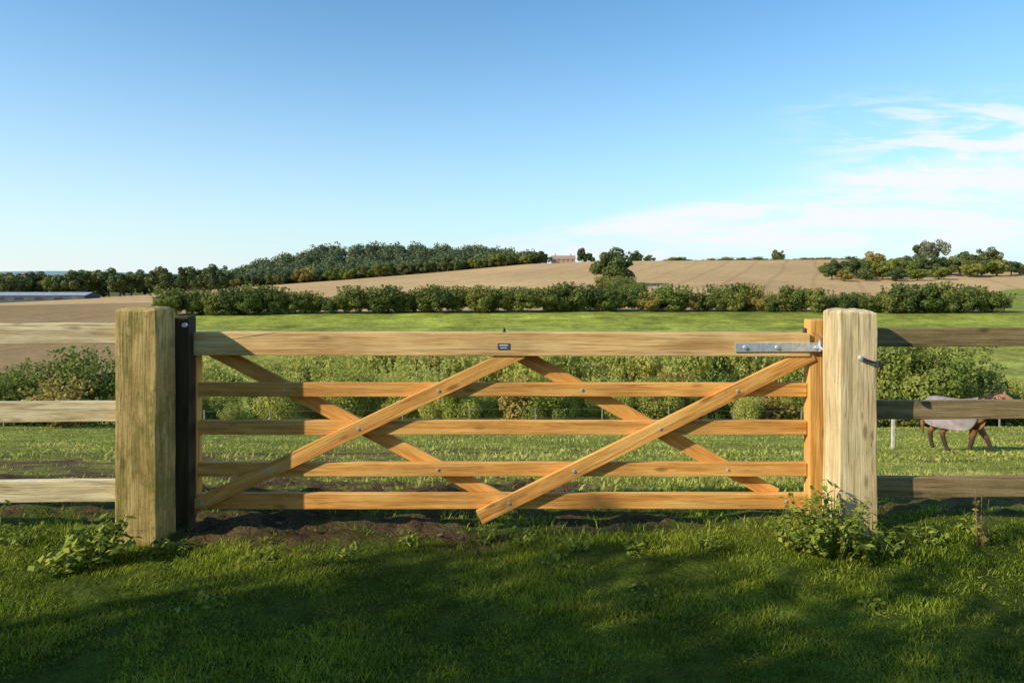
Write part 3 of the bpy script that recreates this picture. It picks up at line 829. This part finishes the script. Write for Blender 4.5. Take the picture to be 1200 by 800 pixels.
# ------------------------------------------------------------------ weeds
M_weed = leaf_mat("weed_leaf", [(.12, .17, .018), (.26, .33, .035), (.48, .50, .08)], .1, .4)
M_stem = plain_mat("weed_stem", (.18, .20, .05), .8)
M_dry = plain_mat("dry_stem", (.34, .20, .10), .9)
def weed(x, y, h, r, ns, leafs, ls, seed, label, dry=False):
    rng = np.random.default_rng(seed)
    segs = []; C = []; Nn = []
    for i in range(ns):
        a = rng.random()*6.28; rr = r*math.sqrt(rng.random()); hh = h*rng.uniform(.45, 1.0)*(1-.35*rr/r)
        b = Vector((math.cos(a)*rr*.35, math.sin(a)*rr*.35, 0)); t = Vector((math.cos(a)*rr, math.sin(a)*rr, hh))
        mid = (b+t)/2+Vector((0, 0, hh*.15))
        segs += [(b, .0028, mid, .0022), (mid, .0022, t, .0012)]
        for k in range(leafs):
            s = .15+.85*rng.random(); p = b.lerp(mid, s*2) if s < .5 else mid.lerp(t, s*2-1)
            aa = rng.random()*6.28; o = ls*.9
            C.append((p.x+math.cos(aa)*o, p.y+math.sin(aa)*o, p.z+rng.normal()*.006)); Nn.append((math.cos(aa)*.5, math.sin(aa)*.5, .9+rng.normal()*.3))
    me = limb_mesh("weed_plant", segs, M_dry if dry else M_stem, sides=4)
    z = tz(x, y)
    o = link(bpy.data.objects.new("weed_plant", me)); o.location = (x, y, z-.01)
    tag(o, label, "plant")
    lm = leaf_mesh("leaves", np.array(C), np.array(Nn), ls, rng, M_weed if not dry else M_rust, aspect=.5)
    l = link(bpy.data.objects.new("leaves", lm)); l.parent = o
    return o
weed(1.58, 3.36, .40, .24, 60, 16, .018, 1, "leafy nettle and bramble clump below the pale gate post")
weed(1.76, 3.32, .22, .18, 26, 12, .017, 2, "leafy nettle clump below the pale gate post")
weed(1.42, 3.46, .29, .15, 22, 12, .017, 12, "tall nettles beside the hinge end of the gate")
weed(-1.97, 3.27, .30, .15, 32, 9, .025, 3, "broad-leaved dock at the foot of the mossy gate post")
weed(-2.10, 3.2, .16, .14, 20, 8, .023, 4, "low broad-leaved weeds beside the mossy gate post")
weed(-1.72, 3.42, .12, .10, 12, 8, .018, 14, "low weeds beside the mossy gate post")
for i, (xx, yy, hh) in enumerate(((-.15, 3.66, .12), (-.5, 3.62, .08), (.05, 3.6, .13), (.35, 3.56, .10), (.62, 3.5, .08), (1.0, 3.5, .11), (2.1, 3.45, .12), (2.4, 3.5, .10), (-2.5, 3.5, .14), (-1.25, 3.35, .06), (.2, 3.35, .06), (-.85, 3.4, .07), (-2.9, 3.45, .12), (2.7, 3.4, .10), (-1.0, 4.3, .10), (.5, 4.3, .12), (1.2, 4.4, .12), (-.3, 4.5, .1), (-1.3, 2.9, .04), (.6, 3.0, .04), (1.5, 2.85, .04))):
    weed(xx, yy, hh, .11, 14, 8, .014, 20+i, "small leafy weed growing at the edge of the lawn")
weed(2.33, 3.40, .38, .10, 8, 8, .013, 40, "thin reddish dry weed stalk before the brown fence", dry=True)
weed(-2.66, 3.5, .32, .10, 8, 8, .018, 41, "broad-leaved weed growing up through the pale fence")

# ------------------------------------------------------------------ garden hedge west of the viewpoint (casts the long shade on the lawn)
garden = [bush_mesh("garden_hedge_bush", 80+i, M_green, n=12000, size=.019, lumps=36, rad=.32) for i in range(3)]
for i, (xx, h, w_) in enumerate(((-3.2, 4.3, .42), (-4.4, 4.75, .38), (-5.6, 4.35, .36), (-6.7, 4.9, .36), (-7.7, 5.45, .30), (-10.0, 4.15, .34), (-12.2, 3.6, .5), (-14.5, 3.6, .55))):
    place_bush(garden[i % 3], xx, -1.0, h, w_, "unseen hedge bush added behind the viewpoint to dim sky light", "tall garden hedge bushes beside the lawn")
for i, (xx, yy, h) in enumerate(((-1.5, -3.4, 3.4), (.8, -3.6, 3.6), (3.0, -3.4, 3.4), (5.2, -3.6, 3.6))):  # added row behind the viewpoint, out of view, blocks sky light on the lawn
    place_bush(garden[i % 3], xx, yy, h, .62, "unseen hedge bush added behind the viewpoint to dim sky light", "tall garden hedge bushes beside the lawn")

# ------------------------------------------------------------------ light, sky
AZ = math.radians(28); EL = math.radians(30)
sd = Vector((math.cos(AZ)*math.cos(EL), math.sin(AZ)*math.cos(EL), -math.sin(EL)))
sl = bpy.data.lights.new("sun", 'SUN'); sl.energy = 5.0; sl.angle = math.radians(.5); sl.color = (1, .91, .74)
so = link(bpy.data.objects.new("sun", sl)); so.rotation_euler = sd.to_track_quat('-Z', 'Y').to_euler(); so.location = (-8, -4, 8)

w = bpy.data.worlds.new("World"); scene.world = w; w.use_nodes = True
nt = w.node_tree; L = nt.links
for n in list(nt.nodes): nt.nodes.remove(n)
out = nt.nodes.new("ShaderNodeOutputWorld"); bg = nt.nodes.new("ShaderNodeBackground"); bg.inputs[1].default_value = .145
sky = nt.nodes.new("ShaderNodeTexSky"); sky.sky_type = 'NISHITA'; sky.sun_disc = False
sky.sun_elevation = EL; sky.sun_rotation = math.atan2(-sd.x, -sd.y); sky.air_density = 1.0; sky.dust_density = .2; sky.ozone_density = 2.0
tc = nt.nodes.new("ShaderNodeTexCoord"); sx = nt.nodes.new("ShaderNodeSeparateXYZ"); L.new(tc.outputs["Generated"], sx.inputs[0])
ypos = math_n(nt, 'MAXIMUM', sx.outputs[1], .05)
u_ = math_n(nt, 'DIVIDE', sx.outputs[0], ypos); v_ = math_n(nt, 'DIVIDE', sx.outputs[2], ypos)
cv = nt.nodes.new("ShaderNodeCombineXYZ"); L.new(u_, cv.inputs[0]); L.new(v_, cv.inputs[1])
def mrange(val, a, b, c=0., d=1., smooth=True):
    m = nt.nodes.new("ShaderNodeMapRange"); m.interpolation_type = 'SMOOTHSTEP' if smooth else 'LINEAR'
    L.new(val, m.inputs[0]); m.inputs[1].default_value = a; m.inputs[2].default_value = b; m.inputs[3].default_value = c; m.inputs[4].default_value = d
    return m.outputs[0]
def cirrus(rot, sc, thr0, thr1, scale=1., dist=.6):
    mp = nt.nodes.new("ShaderNodeMapping"); mp.inputs["Rotation"].default_value = (0, 0, rot); mp.inputs["Scale"].default_value = sc
    L.new(cv.outputs[0], mp.inputs[0])
    n = N(nt, "ShaderNodeTexNoise", Scale=scale, Detail=10.0, Roughness=.64, Distortion=dist); L.new(mp.outputs[0], n.inputs[0])
    return mrange(n.outputs[0], thr0, thr1)
ctr = math_n(nt, 'ADD', math_n(nt, 'MULTIPLY', u_, .10), .042)
wv = math_n(nt, 'ABSOLUTE', math_n(nt, 'SUBTRACT', v_, ctr))
halfw = math_n(nt, 'MAXIMUM', math_n(nt, 'ADD', math_n(nt, 'MULTIPLY', u_, .09), .028), .01)
bandm = math_n(nt, 'SUBTRACT', 1.0, math_n(nt, 'DIVIDE', wv, halfw), True)
band = math_n(nt, 'MULTIPLY', mrange(bandm, 0, .5), mrange(u_, -.15, .2))
tex1 = math_n(nt, 'ADD', math_n(nt, 'MULTIPLY', cirrus(-.18, (3.2, 22, 1), .38, .56, 1.5), .7), .3)
c1 = math_n(nt, 'MULTIPLY', band, tex1)
up = math_n(nt, 'MULTIPLY', mrange(u_, .34, .64), math_n(nt, 'MULTIPLY', mrange(v_, .11, .15), mrange(v_, .29, .23)))
c2 = math_n(nt, 'MULTIPLY', up, cirrus(-.24, (4.0, 26, 1), .44, .60, 1.3, .5))
lo = math_n(nt, 'MULTIPLY', mrange(v_, .06, .0), cirrus(0, (2, 12, 1), .42, .7, 1.5))
cl = math_n(nt, 'ADD', math_n(nt, 'MULTIPLY', c1, 1.0), math_n(nt, 'ADD', math_n(nt, 'MULTIPLY', c2, .9), math_n(nt, 'MULTIPLY', lo, .35)), True)
tint = mixc(nt, sky.outputs[0], (.80, 1.24, 1.38), 1.0, 'MULTIPLY')
haze = math_n(nt, 'POWER', mrange(sx.outputs[2], .50, -.02, 0, 1, False), 2.4)
hcol = mixc(nt, (5.9, 6.3, 6.5), (4.7, 5.65, 6.2), mrange(u_, -.8, .2))
colr = mixc(nt, tint, hcol, math_n(nt, 'MULTIPLY', haze, .94))
colr = mixc(nt, colr, (6.35, 6.65, 6.95), cl)
L.new(colr, bg.inputs[0]); L.new(bg.outputs[0], out.inputs[0])

# ------------------------------------------------------------------ camera
cam = bpy.data.cameras.new("camera"); cam.lens = 24; cam.sensor_width = 36; cam.clip_end = 12000; cam.clip_start = .05
cam.shift_y = -75/1200
co = link(bpy.data.objects.new("camera", cam)); co.location = (0, 0, CAMH); co.rotation_euler = (math.radians(90), 0, 0)
scene.camera = co
